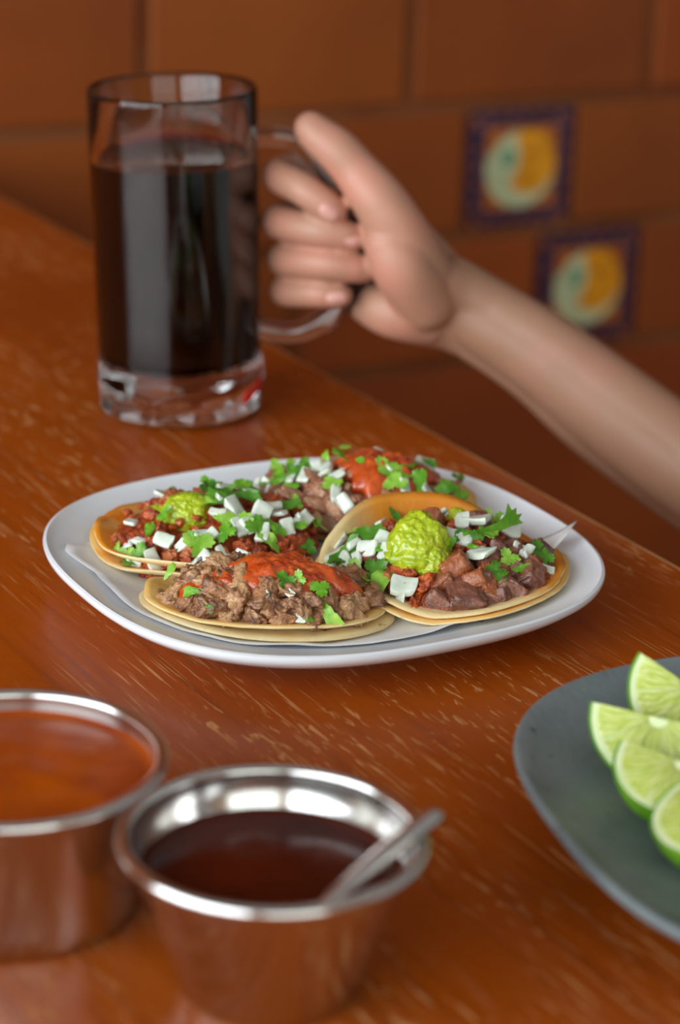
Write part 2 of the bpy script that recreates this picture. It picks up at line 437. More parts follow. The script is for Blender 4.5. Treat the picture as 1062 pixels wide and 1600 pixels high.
for row in range(-6, 13):
    z0 = ZB + row * ROW
    if row < -1 or z0 + ROW > 2.68: continue
    off = offs.get(row, (.0 if row % 2 else .1258) + .02)
    cuts = []
    lo, hi = -.95, 1.35
    if row in PT:
        a0, a1 = PT[row]
        x = a1 + .006
        while x < hi: cuts.append((x, x + BR - .013)); x += BR
        x = a0 - .006
        while x > lo: cuts.append((x - BR + .013, x)); x -= BR
        ob('painted_tile', painted, None, wall_back, (a0 + .001, -.0025, z0 + .0005))
    else:
        x = off - BR * math.ceil((off - lo) / BR)
        while x < hi: cuts.append((x + .0065, x + BR - .0065)); x += BR
    for c0, c1 in cuts:
        ob('tile', full[rnd.randrange(3)], None, wall_back, (c0, -.0015 + rnd.uniform(-.0005, .0005), z0), (0, 0, rnd.uniform(-.003, .003)))
# side wall and street front, each with a window that lets the daylight in (beside and behind the camera)
ob('dado', boxmesh('dado', -2.3, 2.4, -.004, .004, 0, ZB - ROW - .012, .002), M_DADO, wall_back)
def wall_with_window(nm, wn, origin, ang, x0, x1, w0, w1, z0, z1, h, bars):
    bm = bmesh.new()
    def add(a, b, c, d, e, f):
        r = bmesh.ops.create_cube(bm, size=1)['verts']
        for v in r: v.co = Vector((a + (v.co.x + .5) * (b - a), c + (v.co.y + .5) * (d - c), e + (v.co.z + .5) * (f - e)))
    add(x0, w0, 0, .12, 0, h); add(w1, x1, 0, .12, 0, h); add(w0, w1, 0, .12, 0, z0); add(w0, w1, 0, .12, z1, h)
    me = bpy.data.meshes.new(nm); bm.to_mesh(me); bm.free()
    wl = struct(ob(nm, me, M_PLASTER, None, origin, (0, 0, ang)))
    bm = bmesh.new()
    t = .03
    add(w0, w1, .03, .09, z0, z0 + t); add(w0, w1, .03, .09, z1 - t, z1)
    for i in range(bars + 1):
        x = w0 + t / 2 + (w1 - w0 - t) * i / bars
        add(x - t / 2, x + t / 2, .03, .09, z0 + t, z1 - t)
    me = bpy.data.meshes.new(wn); bm.to_mesh(me); bm.free()
    struct(ob(wn, me, M_FRAME, None, origin, (0, 0, ang)))
wall_with_window('wall_left', 'window_1', room(-2.3, 0, 0), WA - math.pi / 2 + math.pi, -3.9, 0, -3.65, -.35, 0.50, 2.42, 2.7, 5)
wall_with_window('wall_front', 'window_2', room(0, 3.9, 0), WA + math.pi, -2.4, 2.3, -.2, 2.05, 0.50, 2.42, 2.7, 5)

# ------------------------------------------------------------------ table
ED = R(90 + 30.6)
table = thing('wooden_table', 'worn orange-brown varnished wooden table under the plates and sauce cups', 'table', (.0373, 1.2949, 0), (0, 0, ED))
bm = bmesh.new(); bmesh.ops.create_cube(bm, size=1)
for v in bm.verts: v.co = Vector((-1.32 + (v.co.x + .5) * 2.02, (v.co.y + .5) * .95, T - .036 + (v.co.z + .5) * .036))
big = set()
res = bmesh.ops.bevel(bm, geom=[e for e in bm.edges if all(v.co.z > T - .01 for v in e.verts)], offset=.0055, segments=3, affect='EDGES', profile=.5)
for f in res['faces']: f.material_index = 1
me = bpy.data.meshes.new('tabletop'); bm.to_mesh(me); bm.free()
me.materials.append(M_WOOD); me.materials.append(M_EDGE)
ob('tabletop', me, None, table)
for x in (-1.22, .58):
    for y in (.08, .85):
        ob('leg', boxmesh('leg', x, x + .06, y - .03, y + .03, 0, T - .036, .004), M_LEG, table)
for y in (.08, .85):
    ob('apron', boxmesh('apron', -1.16, .58, y - .012, y + .012, T - .115, T - .036, .002), M_LEG, table)

# ------------------------------------------------------------------ plates
def sup(a, b, n, t):
    c, s = math.cos(t), math.sin(t)
    return (abs(c / a) ** n + abs(s / b) ** n) ** (-1 / n)
def plate_mesh(nm, a, b, n, prof, seg=160):
    V, Fc = [], []
    k = len(prof)
    for i in range(seg):
        t = 2 * math.pi * i / seg
        r = sup(a, b, n, t)
        for (q, z) in prof:
            # outline rounder towards the centre
            rr = q * (r * q + (a + b) / 2 * (1 - q)) if q < 1 else r * q
            V.append((rr * math.cos(t), rr * math.sin(t), z))
    for i in range(seg):
        j = (i + 1) % seg
        for q in range(k - 1):
            Fc.append((i * k + q, j * k + q, j * k + q + 1, i * k + q + 1))
    me = fix(mesh(nm, V, Fc), 50)
    return me
PC = Vector((-.0076, 1.0295, 0))
def plate_top(q):
    if q < .6: return .0075
    t = (q - .6) / .4
    return .0075 + .0145 * t ** 1.5
prof = [(0.0001, .0075)] + [(q / 20, plate_top(q / 20)) for q in range(2, 20)] + [(.972, plate_top(.972)), (.988, .0222), (.998, .0217), (1.0, .0205), (.995, .0185), (.96, .0150), (.9, .0115), (.8, .0075), (.7, .0038), (.66, .0022), (.645, .0002), (.625, .0002), (.61, .0022), (.3, .0026), (0.0001, .0026)]
plate = tag(ob('dinner_plate', plate_mesh('dinner_plate', .1205, .1180, 2.6, prof), M_PLATE, None, (PC.x, PC.y, T), (0, 0, R(30))),
            'white rounded-square plate carrying four tacos on paper', 'plate')
# paper liner
def paper():
    B = [(-175, .1165), (-166, .104), (-155, .103), (-143, .1055), (-135, .1035), (-112, .0985), (-95, .092), (-78, .088), (-58, .086), (-35, .091), (-15, .093), (0, .100), (6, .109), (9.4, .1195), (13, .106), (22, .094), (50, .090), (90, .094), (130, .090), (160, .100), (180, .112)]
    def br(d):
        for (a, r), (b, q) in zip(B, B[1:]):
            if a <= d <= b: return r + (q - r) * (d - a) / (b - a)
        return .1165
    nr, ns = 22, 150
    V, Fc = [(0, 0, .0082)], []
    for j in range(1, nr + 1):
        for i in range(ns):
            d = -175 + 355 * i / ns if i else -175
            d = -180 + 360 * i / ns
            r = br(max(d, -175)) * j / nr
            t = R(d)
            q = r / sup(.1205, .118, 2.6, t - R(30))
            z = plate_top(q) + .0009 + .0010 * (j / nr) ** 2 * (1 + noise.noise((r * 60 * math.cos(t), r * 60 * math.sin(t), 3)))
            if j > nr - 5: z += .0012 * ((j - nr + 5) / 5) * max(0, math.sin(R(d * 7) + 1)) ** 2
            dd = abs(d - 9.4)
            if dd < 22: z += .010 * (1 - dd / 22) * max(0, (r - .085) / .035) ** 1.3
            V.append((r * math.cos(t), r * math.sin(t), z))
    for i in range(ns): Fc.append((0, 1 + i, 1 + (i + 1) % ns))
    for j in range(nr - 1):
        for i in range(ns):
            a, b = 1 + j * ns + i, 1 + j * ns + (i + 1) % ns
            Fc.append((a, a + ns, b + ns, b))
    me = fix(mesh('paper_liner', V, Fc))
    o = ob('paper_liner', me, M_PAPER, None, (PC.x, PC.y, T))
    s = o.modifiers.new('thickness', 'SOLIDIFY'); s.thickness = .0003; s.offset = 1
    return o
tag(paper(), 'white food paper under the tacos, one corner curled up at the rim', 'paper')

prof2 = [(.0001, .010)] + [(q / 20, .010 + (0 if q < 9 else .018 * ((q / 20 - .45) / .55) ** 1.7)) for q in range(2, 20)] + [(.985, .0283), (.996, .0278), (1.0, .0262), (.992, .0238), (.95, .0205), (.85, .0140), (.7, .0062), (.62, .0025), (.6, .0002), (.57, .0002), (.55, .0030), (.0001, .0040)]
tag(ob('lime_platter', plate_mesh('lime_platter', .13, .13, 2.63, prof2), M_STONE, None, (.2029, .7896, T), (0, 0, R(17.1))),
    'speckled dark grey platter holding the lime pieces', 'platter')

# ------------------------------------------------------------------ sauce cups
def cup(nm, label, cx, cy, rt_, rb, h, ex):
    e = thing(nm, label, 'sauce cup', (cx, cy, T), group='steel sauce cups')
    rc, w_ = .0024, .0008
    rw = rt_ - rc * 1.7                      # wall radius under the rolled rim
    out = [(rb - .004, 0), (rb - .001, .0006), (rb, .003)]
    for i in range(1, 9):
        t = i / 8; out.append((rb + (rw - rb) * t ** ex, .003 + (h - .0045 - .003) * t))
    inn = [(rb + (rw - rb) * (i / 8) ** ex - w_, .003 + (h - .0045 - .003) * (i / 8)) for i in range(7, -1, -1)]
    body = out + [(rw, h - .003), (rw - w_, h - .003)] + [(rw - w_, h - .0045)] + inn + [(rb - .003, .0016), (.0001, .0014), (.0001, .0006)]
    ob('cup_body', revolve('cup_body', body, n=128), M_STEEL, e)
    rim = [(rw + rc * .55 + rc * math.cos(a), h - rc + rc * math.sin(a)) for a in [2 * math.pi * i / 14 for i in range(14)]]
    ob('rolled_rim', revolve('rolled_rim', rim, n=128, sharp=80), M_STEEL, e)
    def rin(z): return rb + (rw - rb) * (max(z - .003, 0) / (h - .0075)) ** ex - w_
    return rin
def sauce(nm, label, mat, cx, cy, rin, zs, lump):
    nr, ns = 26, 96
    V, Fc = [(0, 0, zs)], []
    for j in range(1, nr + 1):
        for i in range(ns):
            a = 2 * math.pi * i / ns
            q = j / nr
            r = (rin(zs) + .0003) * q
            z = zs + lump * noise.noise((r * math.cos(a) * 70, r * math.sin(a) * 70, cx * 50)) * (1 - q ** 4) + .0012 * max(0, (q - .93) / .07) ** 2
            V.append((r * math.cos(a), r * math.sin(a), z))
    for i in range(ns): Fc.append((0, 1 + i, 1 + (i + 1) % ns))
    for j in range(nr - 1):
        for i in range(ns):
            a, b = 1 + j * ns + i, 1 + j * ns + (i + 1) % ns
            Fc.append((a, a + ns, b + ns, b))
    base = len(V) - ns
    zz = [zs * .6, zs * .25, .0035]
    for z in zz:
        st = len(V)
        for i in range(ns):
            a = 2 * math.pi * i / ns; V.append(((rin(z) + .0002) * math.cos(a), (rin(z) + .0002) * math.sin(a), z))
        for i in range(ns):
            q = (i + 1) % ns
            Fc.append((base + i, st + i, st + q, base + q))
        base = st
    Fc.append(tuple(range(base, base + ns)))
    return tag(ob(nm, fix(mesh(nm, V, Fc), 60), mat, None, (cx, cy, T)), label, 'salsa')
rin1 = cup('sauce_cup', 'straight-sided steel sauce cup brimming with orange-red salsa', -.1085, .7385, .0540, .0440, .056, 1.9)
sauce('orange_salsa', 'thick orange-red salsa filling the straight-sided steel cup', M_SALSA_R, -.1085, .7385, rin1, .0478, .0009)
rin2 = cup('sauce_cup', 'flared steel sauce cup of dark salsa with a spoon in it', -.0180, .6900, .0510, .0300, .055, 1.0)
sauce('dark_salsa', 'dark red-brown chile salsa with a spoon dipped in it', M_SALSA_D, -.0180, .6900, rin2, .0402, .0002)
def spoon():
    e = thing('spoon', 'small steel spoon leaning on the rim of the flared cup', 'spoon', (-.004, .668, T + .030))
    o0 = Vector((-.004, .668, .030))
    a, b = Vector((-.004, .668, .036)), Vector((.0350, .6962, .0606))
    d = (b - a).normalized(); side = d.cross(Vector((0, 0, 1))).normalized(); up = side.cross(d)
    side, up = side * math.cos(R(16)) + up * math.sin(R(16)), up * math.cos(R(16)) - side * math.sin(R(16))
    V, Fc = [], []
    L_ = (b - a).length
    n = 14
    for i in range(n + 1):
        t = i / n
        wd = .0036 + .0018 * t
        if i == n: wd *= .55
        if i == n - 1: wd *= .9
        c = a + d * L_ * t + up * (.0012 * math.sin(t * math.pi)) - o0
        th = .0030
        for (u, v) in ((-1, 0), (-.7, -.7), (0, -1), (.7, -.7), (1, 0), (.7, .7), (0, 1), (-.7, .7)):
            V.append(c + side * wd * u + up * th * v)
    k = 8
    for i in range(n):
        for q in range(k): Fc.append((i * k + q, i * k + (q + 1) % k, (i + 1) * k + (q + 1) % k, (i + 1) * k + q))
    Fc.append(tuple(reversed(range(k)))); Fc.append(tuple(range(n * k, n * k + k)))
    ob('handle', fix(mesh('handle', V, Fc), 70), M_SPOON, e)
    V, Fc = [], []
    nr, ns = 8, 32
    for lay in (0, 1):
        for j in range(nr + 1):
            for i in range(ns):
                q = j / nr; t = 2 * math.pi * i / ns
                x, y = .013 * q * math.cos(t), .0095 * q * math.sin(t) * (1 - .15 * math.cos(t))
                z = -.005 * (1 - q * q) + (.0009 if lay else 0)
                V.append(a - o0 - d * .011 + d * x + side * y + up * z)
    m_ = (nr + 1) * ns
    for lay in (0, 1):
        for j in range(nr):
            for i in range(ns):
                p = lay * m_ + j * ns; q = (i + 1) % ns
                Fc.append((p + i, p + q, p + ns + q, p + ns + i))
    for i in range(ns):
        q = (i + 1) % ns; p = nr * ns
        Fc.append((p + i, p + q, m_ + p + q, m_ + p + i))
    ob('bowl', fix(mesh('bowl', V, Fc), 50), M_SPOON, e)
spoon()

# ------------------------------------------------------------------ mug and drink
MB = Vector((-.0915, 1.298, T + .0013))
MR = Matrix.Rotation(R(-2.2), 4, 'Y')
mug = thing('glass_mug', 'tall clear glass beer mug of dark drink gripped by a hand', 'mug', MB)
mug.rotation_euler = MR.to_euler()
def dimple(r, z, a):
    if r > .040 and z < .0145:
        f = math.sin(math.pi * min(max(z / .0145, 0), 1))
        return r - .0042 * f * abs(math.cos(a * 6)) ** .7
    return r
mo = [(.0001, .0032), (.030, .0030), (.036, .0012), (.0425, .0002), (.0445, .0008)] + [(.0458, z / 1000) for z in (2, 4, 6, 8, 10, 12, 14)] + [(.0464, .0165), (.0466, .020), (.0464, .0235), (.0456, .028), (.0453, .034)] + \
     [(.0453 + .0009 * t, .034 + (.1765 - .034) * t) for t in (.25, .5, .75, 1)] + [(.0461, .1783), (.0452, .1792), (.0440, .1786), (.0433, .177)] + \
     [(.0424, .14), (.0416, .09), (.0412, .05), (.0410, .034), (.0400, .0285), (.0370, .0262), (.030, .0254), (.0001, .0250)]
ob('glass_body', revolve('glass_body', mo, n=126, sharp=50, mod=dimple), M_GLASS, mug)
inv = (Matrix.Translation(MB) @ MR).inverted()
HANDLE = '-532 12980 1546 55;-386 12980 1551 55;-281 12980 1513 60;-155 12980 1369 65;-27 12980 1172 68;51 12990 956 70;40 12990 756 70;-78 12980 572 65;-235 12970 473 60;-359 12970 454 55;-502 12970 478 55'
hp = []
for s in HANDLE.split(';'):
    x, y, z, r = [float(q) / 10000 for q in s.split()]
    v = inv @ Vector((x, y, z + T)); hp.append((v.x, v.y, v.z, r))
ob('handle', tube('handle', catmull(hp, 6), 20), M_GLASS, mug)
V, Fc = [], []
for j in range(5):
    for i in range(9):
        a = R(-38 + 26 * i / 8); z = .0085 + .0065 * j / 4 + .0055 * i / 8
        V.append((.0470 * math.cos(a), .0470 * math.sin(a), z))
for j in range(4):
    for i in range(8): Fc.append((j * 9 + i, j * 9 + i + 1, j * 9 + i + 10, j * 9 + i + 9))
mk = ob('red_mark', mesh('red_mark', V, Fc), M_MARK, mug)
mk.modifiers.new('thickness', 'SOLIDIFY').thickness = .0004
def drink():
    def rin(z):
        P = [(.0262, .0368), (.0285, .0398), (.034, .0409), (.05, .0411), (.09, .0415), (.14, .0423), (.177, .0432)]
        for (a, r), (b, q) in zip(P, P[1:]):
            if a <= z <= b: return r + (q - r) * (z - a) / (b - a)
        return P[0][1]
    zt = .1405
    out = [(.0001, .0252), (.030, .0256), (.0365, .0264)] + [(rin(z / 1000) + .00015, z / 1000) for z in (28.5, 31, 34, 42, 50, 70, 90, 115, 135)] + [(rin(zt) + .00015, zt), (rin(zt) - .0012, zt - .0009), (.0001, zt - .001)]
    o = ob('hibiscus_drink', revolve('hibiscus_drink', out, n=126, sharp=50), M_DRINK, None, MB)
    o.rotation_euler = MR.to_euler()
    return tag(o, 'dark red, almost black drink inside the glass mug', 'drink')
drink()

# ------------------------------------------------------------------ the arm and hand
CH = dict(
index='-16 13330 1298 100;-177 13260 1329 96;-394 13040 1334 97;-271 12845 1307 92;-148 12795 1235 88;-94 12795 1194 81',
middle='-27 13360 1065 102;-205 13280 1066 96;-398 13040 1072 99;-196 12835 1082 95;-56 12815 1064 90;14 12835 1047 81',
ring='-1 13340 841 100;-180 13260 844 92;-361 13040 857 97;-155 12825 898 92;2 12815 884 88;82 12845 869 79',
pinky='24 13280 660 94;-174 13220 658 80;-353 13040 674 86;-186 12865 716 81;-87 12845 718 77;-38 12855 713 70',
m1='558 13100 746 140;262 13280 1039 120;-16 13330 1298 100',
m2='544 13120 685 140;269 13320 882 125;-27 13360 1065 102',
m3='529 13120 610 140;275 13300 720 125;-1 13340 841 100',
m4='514 13100 541 140;281 13220 555 125;24 13280 660 94',
thumb='437 12900 795 170;291 12790 1051 165;151 12780 1266 148;20 12835 1410 126;-81 12855 1513 120;-181 12885 1581 108;-227 12905 1617 96',
thenar='430 12850 699 170;297 12750 901 170;222 12750 1040 150',
hypo='438 12950 562 145;240 12920 618 150;55 13130 622 105',
web='152 12850 1261 120;39 13100 1272 100;-15 13300 1279 100',
radius='570 12980 770 155;770 12960 655 165;1130 12880 450 185;1491 12780 210 205;1850 12660 -30 225;2163 12500 -225 250',
mid='535 12990 680 172;732 12970 578 190;1095 12900 380 218;1468 12800 125 245;1848 12670 -112 265;2180 12540 -285 275',
ulna='500 13040 568 155;694 13040 490 165;1060 12980 298 195;1446 12880 24 225;1845 12760 -204 250;2199 12620 -386 270',
wrist_top='330 12850 860 165;470 12910 775 168;620 12960 720 168;770 12960 655 165',
wrist_low='300 12930 600 140;440 12980 560 150;570 13030 530 158;694 13040 490 165',
elbow='2163 12500 -175 290;2380 12500 -250 330;2700 12800 100 360',
upper='2380 12500 -250 330;2750 12900 400 400;3300 13500 1500 440;3850 14100 2650 500')
def person():
    V, Fc = [], []
    tb = bmesh.new(); bmesh.ops.create_icosphere(tb, subdivisions=3, radius=1)
    SV = [v.co.copy() for v in tb.verts]; SF = [tuple(v.index for v in f.verts) for f in tb.faces]; tb.free()
    def ball(c, r):
        o_ = len(V); V.extend(c + v * r for v in SV); Fc.extend(tuple(o_ + q for q in f) for f in SF)
    n = 28
    for nm, st in CH.items():
        ctl = [tuple(float(q) / 10000 for q in t.split()) for t in st.split(';')]
        pts = catmull(ctl, 8)
        for p in (pts if nm in ('index', 'middle', 'ring', 'pinky', 'web', 'thumb') else ctl): ball(Vector(p[:3]) + Vector((0, 0, T)), p[3] * .995)
        up = None; o_ = len(V); k = len(pts)
        for i, p in enumerate(pts):
            d = (Vector(pts[min(i + 1, k - 1)][:3]) - Vector(pts[max(i - 1, 0)][:3])).normalized()
            if up is None: up = d.orthogonal()
            up = (up - d * up.dot(d)).normalized(); sd = d.cross(up)
            for q in range(n):
                a = 2 * math.pi * q / n
                V.append(Vector(p[:3]) + Vector((0, 0, T)) + (up * math.cos(a) + sd * math.sin(a)) * p[3])
        for i in range(k - 1):
            for q in range(n):
                r_ = (q + 1) % n
                Fc.append((o_ + i * n + q, o_ + i * n + r_, o_ + (i + 1) * n + r_, o_ + (i + 1) * n + q))
        Fc.append(tuple(o_ + q for q in reversed(range(n)))); Fc.append(tuple(o_ + (k - 1) * n + q for q in range(n)))
    me = mesh('tmp', V, Fc)
    o = bpy.data.objects.new('tmp', me); COL.objects.link(o)
    m = o.modifiers.new('r', 'REMESH'); m.mode = 'VOXEL'; m.voxel_size = .0013
    s = o.modifiers.new('s', 'SMOOTH'); s.factor = .5; s.iterations = 7
    dg = bpy.context.evaluated_depsgraph_get(); dg.update()
    body = bpy.data.meshes.new_from_object(o.evaluated_get(dg))
    bpy.data.objects.remove(o)
    base = Vector((.05, 1.305, T + .06))
    body.transform(Matrix.Translation(-base))
    body.materials.clear()
    body.polygons.foreach_set('use_smooth', [True] * len(body.polygons))
    pe = tag(ob('person', body, M_SKIN, None, base), 'bare forearm of a person whose right hand grips the mug handle', 'person')
    nails = ((-116, 12707, 1210, -0.62), (0, 12749, 1049, -0.2), (62, 12763, 871, -0.12), (-58, 12779, 715, 0))
    for x, y, z, d in nails:
        c = Vector((x, y, z)) / 10000 + Vector((0, 0, T)) - base
        bm = bmesh.new(); bmesh.ops.create_uvsphere(bm, u_segments=20, v_segments=12, radius=1)
        for v in bm.verts:
            v.co = Vector((v.co.x * .0058, v.co.y * .0013 + .0016 * v.co.z ** 2, v.co.z * .0044))
        me = bpy.data.meshes.new('fingernail'); bm.to_mesh(me); bm.free()
        me.polygons.foreach_set('use_smooth', [True] * len(me.polygons))
        n = ob('fingernail', me, M_NAIL, pe, c)
        n.rotation_euler = (0, -d, R(14))
    sl = [(.283, 1.300, .060, .0475), (.302, 1.320, .098, .0490), (.330, 1.350, .150, .0520), (.360, 1.383, .21, .0560), (.390, 1.415, .275, .062), (.405, 1.43, .30, .05)]
    ob('sleeve', tube('sleeve', [(x - base.x, y - base.y, z + T - base.z, r) for x, y, z, r in sl], 40), M_SHIRT, pe)
person()

# ------------------------------------------------------------------ limes
def lime(label, c, nrm, a0, a1, Rr=.0262, twist=0.0):
    N = Vector(nrm).normalized(); ex = (Vector((1, 0, 0)) - N * N.x).normalized(); ey = N.cross(ex)
    e = thing('lime_wedge', label, 'lime', (0, 0, 0), group='cut limes on the grey platter')
    e.matrix_world = Matrix(((ex.x, ey.x, N.x, c[0]), (ex.y, ey.y, N.y, c[1]), (ex.z, ey.z, N.z, c[2] + T), (0, 0, 0, 1)))
    A0, A1 = R(a0), R(a1)
    kz = .90
    def arc(r, n=14, z0=0.0):
        return [(r * math.cos(math.pi / 2 * i / n), -r * kz * math.sin(math.pi / 2 * i / n) + (z0 if i == 0 else 0)) for i in range(n + 1)]
    def shell(ro, ri): return arc(ro)[:-1] + [(.0001, -ro * kz), (.0001, -ri * kz)] + list(reversed(arc(ri)[:-1]))
    ob('rind', revolve('rind', shell(Rr, Rr - .0011), A0, A1, 40), M_RIND, e)
    ob('pith', revolve('pith', shell(Rr - .0010, Rr - .0034), A0, A1, 40), M_PITH, e)
    ri = Rr - .0033
    core = [(.0001, .0001)] + [(r, min(z, .0001)) for r, z in arc(ri)[:-1]] + [(.0001, -ri * kz)]
    ob('membrane', revolve('membrane', core, A0 + .004, A1 - .004, 40), M_PITH, e)
    ob('core', revolve('core', [(.0001, -.006), (.0026, -.006), (.0030, .0001), (.0001, .0003)], A0, A1, 16), M_PITH, e)
    n = max(2, round((a1 - a0) / 38))
    for i in range(n):
        s0, s1 = A0 + (A1 - A0) * i / n, A0 + (A1 - A0) * (i + 1) / n
        g = .045
        s0 += g * .5 if i else -.004; s1 -= g * .5 if i < n - 1 else -.004
        rr = ri - .0002
        pr = [(.0034, .0002), (.0034, -.0002)] + [(.0030, -.012), (.006, -rr * kz * .93)]
        out = [(r, z) for r, z in arc(rr, 12) if r > .0062]
        prof_ = [(.0034, 0.0), (.005, .0005), (rr * .5, .0008), (rr - .0012, .0004)] + out + [(.0034, -rr * kz * .95)]
        ob('segment', revolve('segment', prof_, s0, s1, 12), M_LIME, e)
lime('half-round lime piece with its cut face upright, pale core at the top edge', (.1219, .8235, .0375), (-.10, -.74, .62), 166, 348)
lime('lime piece lying low against the upright one, pale pith edge and green rind below', (.1281, .7917, .0348), (-.12, -.34, .90), 150, 345)
lime('lime piece showing the most green rind, the one nearest the sauce cups', (.1370, .7545, .0355), (-.30, -.12, .94), 120, 330)
lime('lime piece with one corner pointing up, the one nearest the taco plate', (.1389, .8499, .0374), (.02, -.78, .60), 146, 330)

# ------------------------------------------------------------------ tacos
TACO = dict(A=(-.030, .980, .052, .032, 0, .013, .021), B=(-.058, 1.054, .055, .042, 8, .013, .022), C=(.048, 1.024, .054, .047, 0, .013, .023), D=(.010, 1.100, .060, .040, 0, .013, .028))
def hz(k, x, y):
    cx, cy, rx, ry, rot, zb, h = TACO[k]; t = R(rot); dx, dy = x - cx, y - cy
    u = (dx * math.cos(t) + dy * math.sin(t)) / rx; v = (-dx * math.sin(t) + dy * math.cos(t)) / ry
    return zb + h * max(0, 1 - u * u - v * v) ** .7
def adiff(a, b): return abs((a - b + 180) % 360 - 180)
def tortilla(par, k, cx, cy, rx, ry, z0, lifts, seed, top, th=.0021, wav=.0012):
    """lifts: (direction deg, half width deg, height, pull-in)"""
    L0 = par.location
    nr, ns = 14, 110
    top_v, bot_v = [], []
    for j in range(nr + 1):
        for i in range(ns):
            d = 360 * i / ns; t = R(d); q = j / nr
            edge = 1 + .022 * noise.noise((math.cos(t) * 2.2, math.sin(t) * 2.2, seed)) + .008 * noise.noise((math.cos(t) * 9, math.sin(t) * 9, seed))
            lf = pl = 0
            for (dd, hw, hh, pu) in lifts:
                g = math.exp(-(adiff(d, dd) / hw) ** 2)
                lf += hh * g; pl += pu * g
            s = max(0, (q - .5) / .5)
            rr = q * edge * (1 - pl * s * s)
            x, y = cx + rx * rr * math.cos(t), cy + ry * rr * math.sin(t)
            z = z0 + lf * s ** 1.6 + wav * q * q * noise.noise((x * 45, y * 45, seed + 5))
            qp = math.hypot(x - PC.x, y - PC.y) / sup(.1205, .118, 2.6, math.atan2(y - PC.y, x - PC.x) - R(30))
            z = max(z, plate_top(min(qp, 1)) + (.0036 if z0 < .0125 else .0060))
            tt = th * (.45 if j == nr else 1)
            top_v.append((x - L0.x, y - L0.y, z + tt / 2 + T - L0.z)); bot_v.append((x - L0.x, y - L0.y, z - tt / 2 + T - L0.z))
    V = top_v + bot_v; m_ = len(top_v); Fc, ix = [], []
    for j in range(nr):
        for i in range(ns):
            q = (i + 1) % ns; a = j * ns
            Fc.append((a + i, a + ns + i, a + ns + q, a + q)); ix.append(1)
            Fc.append((m_ + a + i, m_ + a + q, m_ + a + ns + q, m_ + a + ns + i)); ix.append(0)
    a = nr * ns
    for i in range(ns):
        q = (i + 1) % ns
        Fc.append((a + i, m_ + a + i, m_ + a + q, a + q)); ix.append(0)
    me = mesh('tortilla', V, Fc, True, ix)
    return ob('tortilla', me, [M_TORT, top], par)
def bed(par, k, kind, seed):
    cx, cy, rx, ry, rot, zb, h = TACO[k]; L0 = par.location
    nr, ns = 18, 80
    V, Fc = [], []
    for j in range(nr + 1):
        for i in range(ns):
            a = 2 * math.pi * i / ns; q = .88 * j / nr; t = R(rot)
            u, v = rx * q * math.cos(a), ry * q * math.sin(a)
            x, y = cx + u * math.cos(t) - v * math.sin(t), cy + u * math.sin(t) + v * math.cos(t)
            z = hz(k, x, y) - .0045 + .0022 * noise.noise((x * 160, y * 160, seed)) + .0012 * noise.noise((x * 380, y * 380, seed))
            V.append((x - L0.x, y - L0.y, max(z, .0150) + T - L0.z))
    for j in range(nr):
        for i in range(ns):
            q = (i + 1) % ns; a = j * ns
            Fc.append((a + i, a + ns + i, a + ns + q, a + q))
    st = len(V)
    for i in range(ns): V.append((V[nr * ns + i][0], V[nr * ns + i][1], .0148 + T - L0.z))
    for i in range(ns):
        q = (i + 1) % ns; Fc.append((nr * ns + i, st + i, st + q, nr * ns + q))
    Fc.append(tuple(range(st, st + ns)))
    return ob('filling_bed', fix(mesh('filling_bed', V, Fc)), M_CORE[kind], par)
def chunk_mesh(nm, seed, e, sx, sy, sz, amp, freq, mat, sub=4):
    bm = bmesh.new(); bmesh.ops.create_icosphere(bm, subdivisions=sub, radius=1)
    for v in bm.verts:
        p = v.co.copy()
        b = Vector([math.copysign(abs(c) ** e, c) for c in p])
        f = 1 + amp * noise.fractal(p * freq + Vector((seed * 7.1, seed * 3.3, 0)), .55, 2.1, 6) + amp * .16 * noise.noise(Vector((p.x * 2.5, p.y * 13, p.z * 13)))
        v.co = Vector((b.x * sx, b.y * sy, b.z * sz)) * f * .005
    me = bpy.data.meshes.new(nm); bm.to_mesh(me); bm.free()
    me.polygons.foreach_set('use_smooth', [True] * len(me.polygons))
    me.materials.append(mat); return me
MEAT = {}
for kd, e, amp, fr, sh in (('m', .72, .34, 1.5, ((1.2, .9, .7), (1, 1, .8), (1.4, .8, .6), (1, .8, .9), (1.1, 1, .6))),
                           ('p', .75, .40, 1.8, ((1.1, .9, .8), (1, 1, .9), (1.6, .6, .6), (1, .8, .8), (1.2, 1, .7))),
                           ('k', .45, .16, 1.5, ((1, 1, .8), (1.1, .9, .8), (1.2, .8, .7), (.95, .9, .9), (1.1, 1, .7))),
                           ('s', .78, .28, 1.2, ((1.6, .6, .5), (1.4, .7, .5), (1.2, .8, .6), (1.8, .5, .45), (1.3, .7, .6)))):
    MEAT[kd] = [chunk_mesh('meat_piece', i + ord(kd), e, *s, amp, fr, M_MEAT[kd]) for i, s in enumerate(sh)]
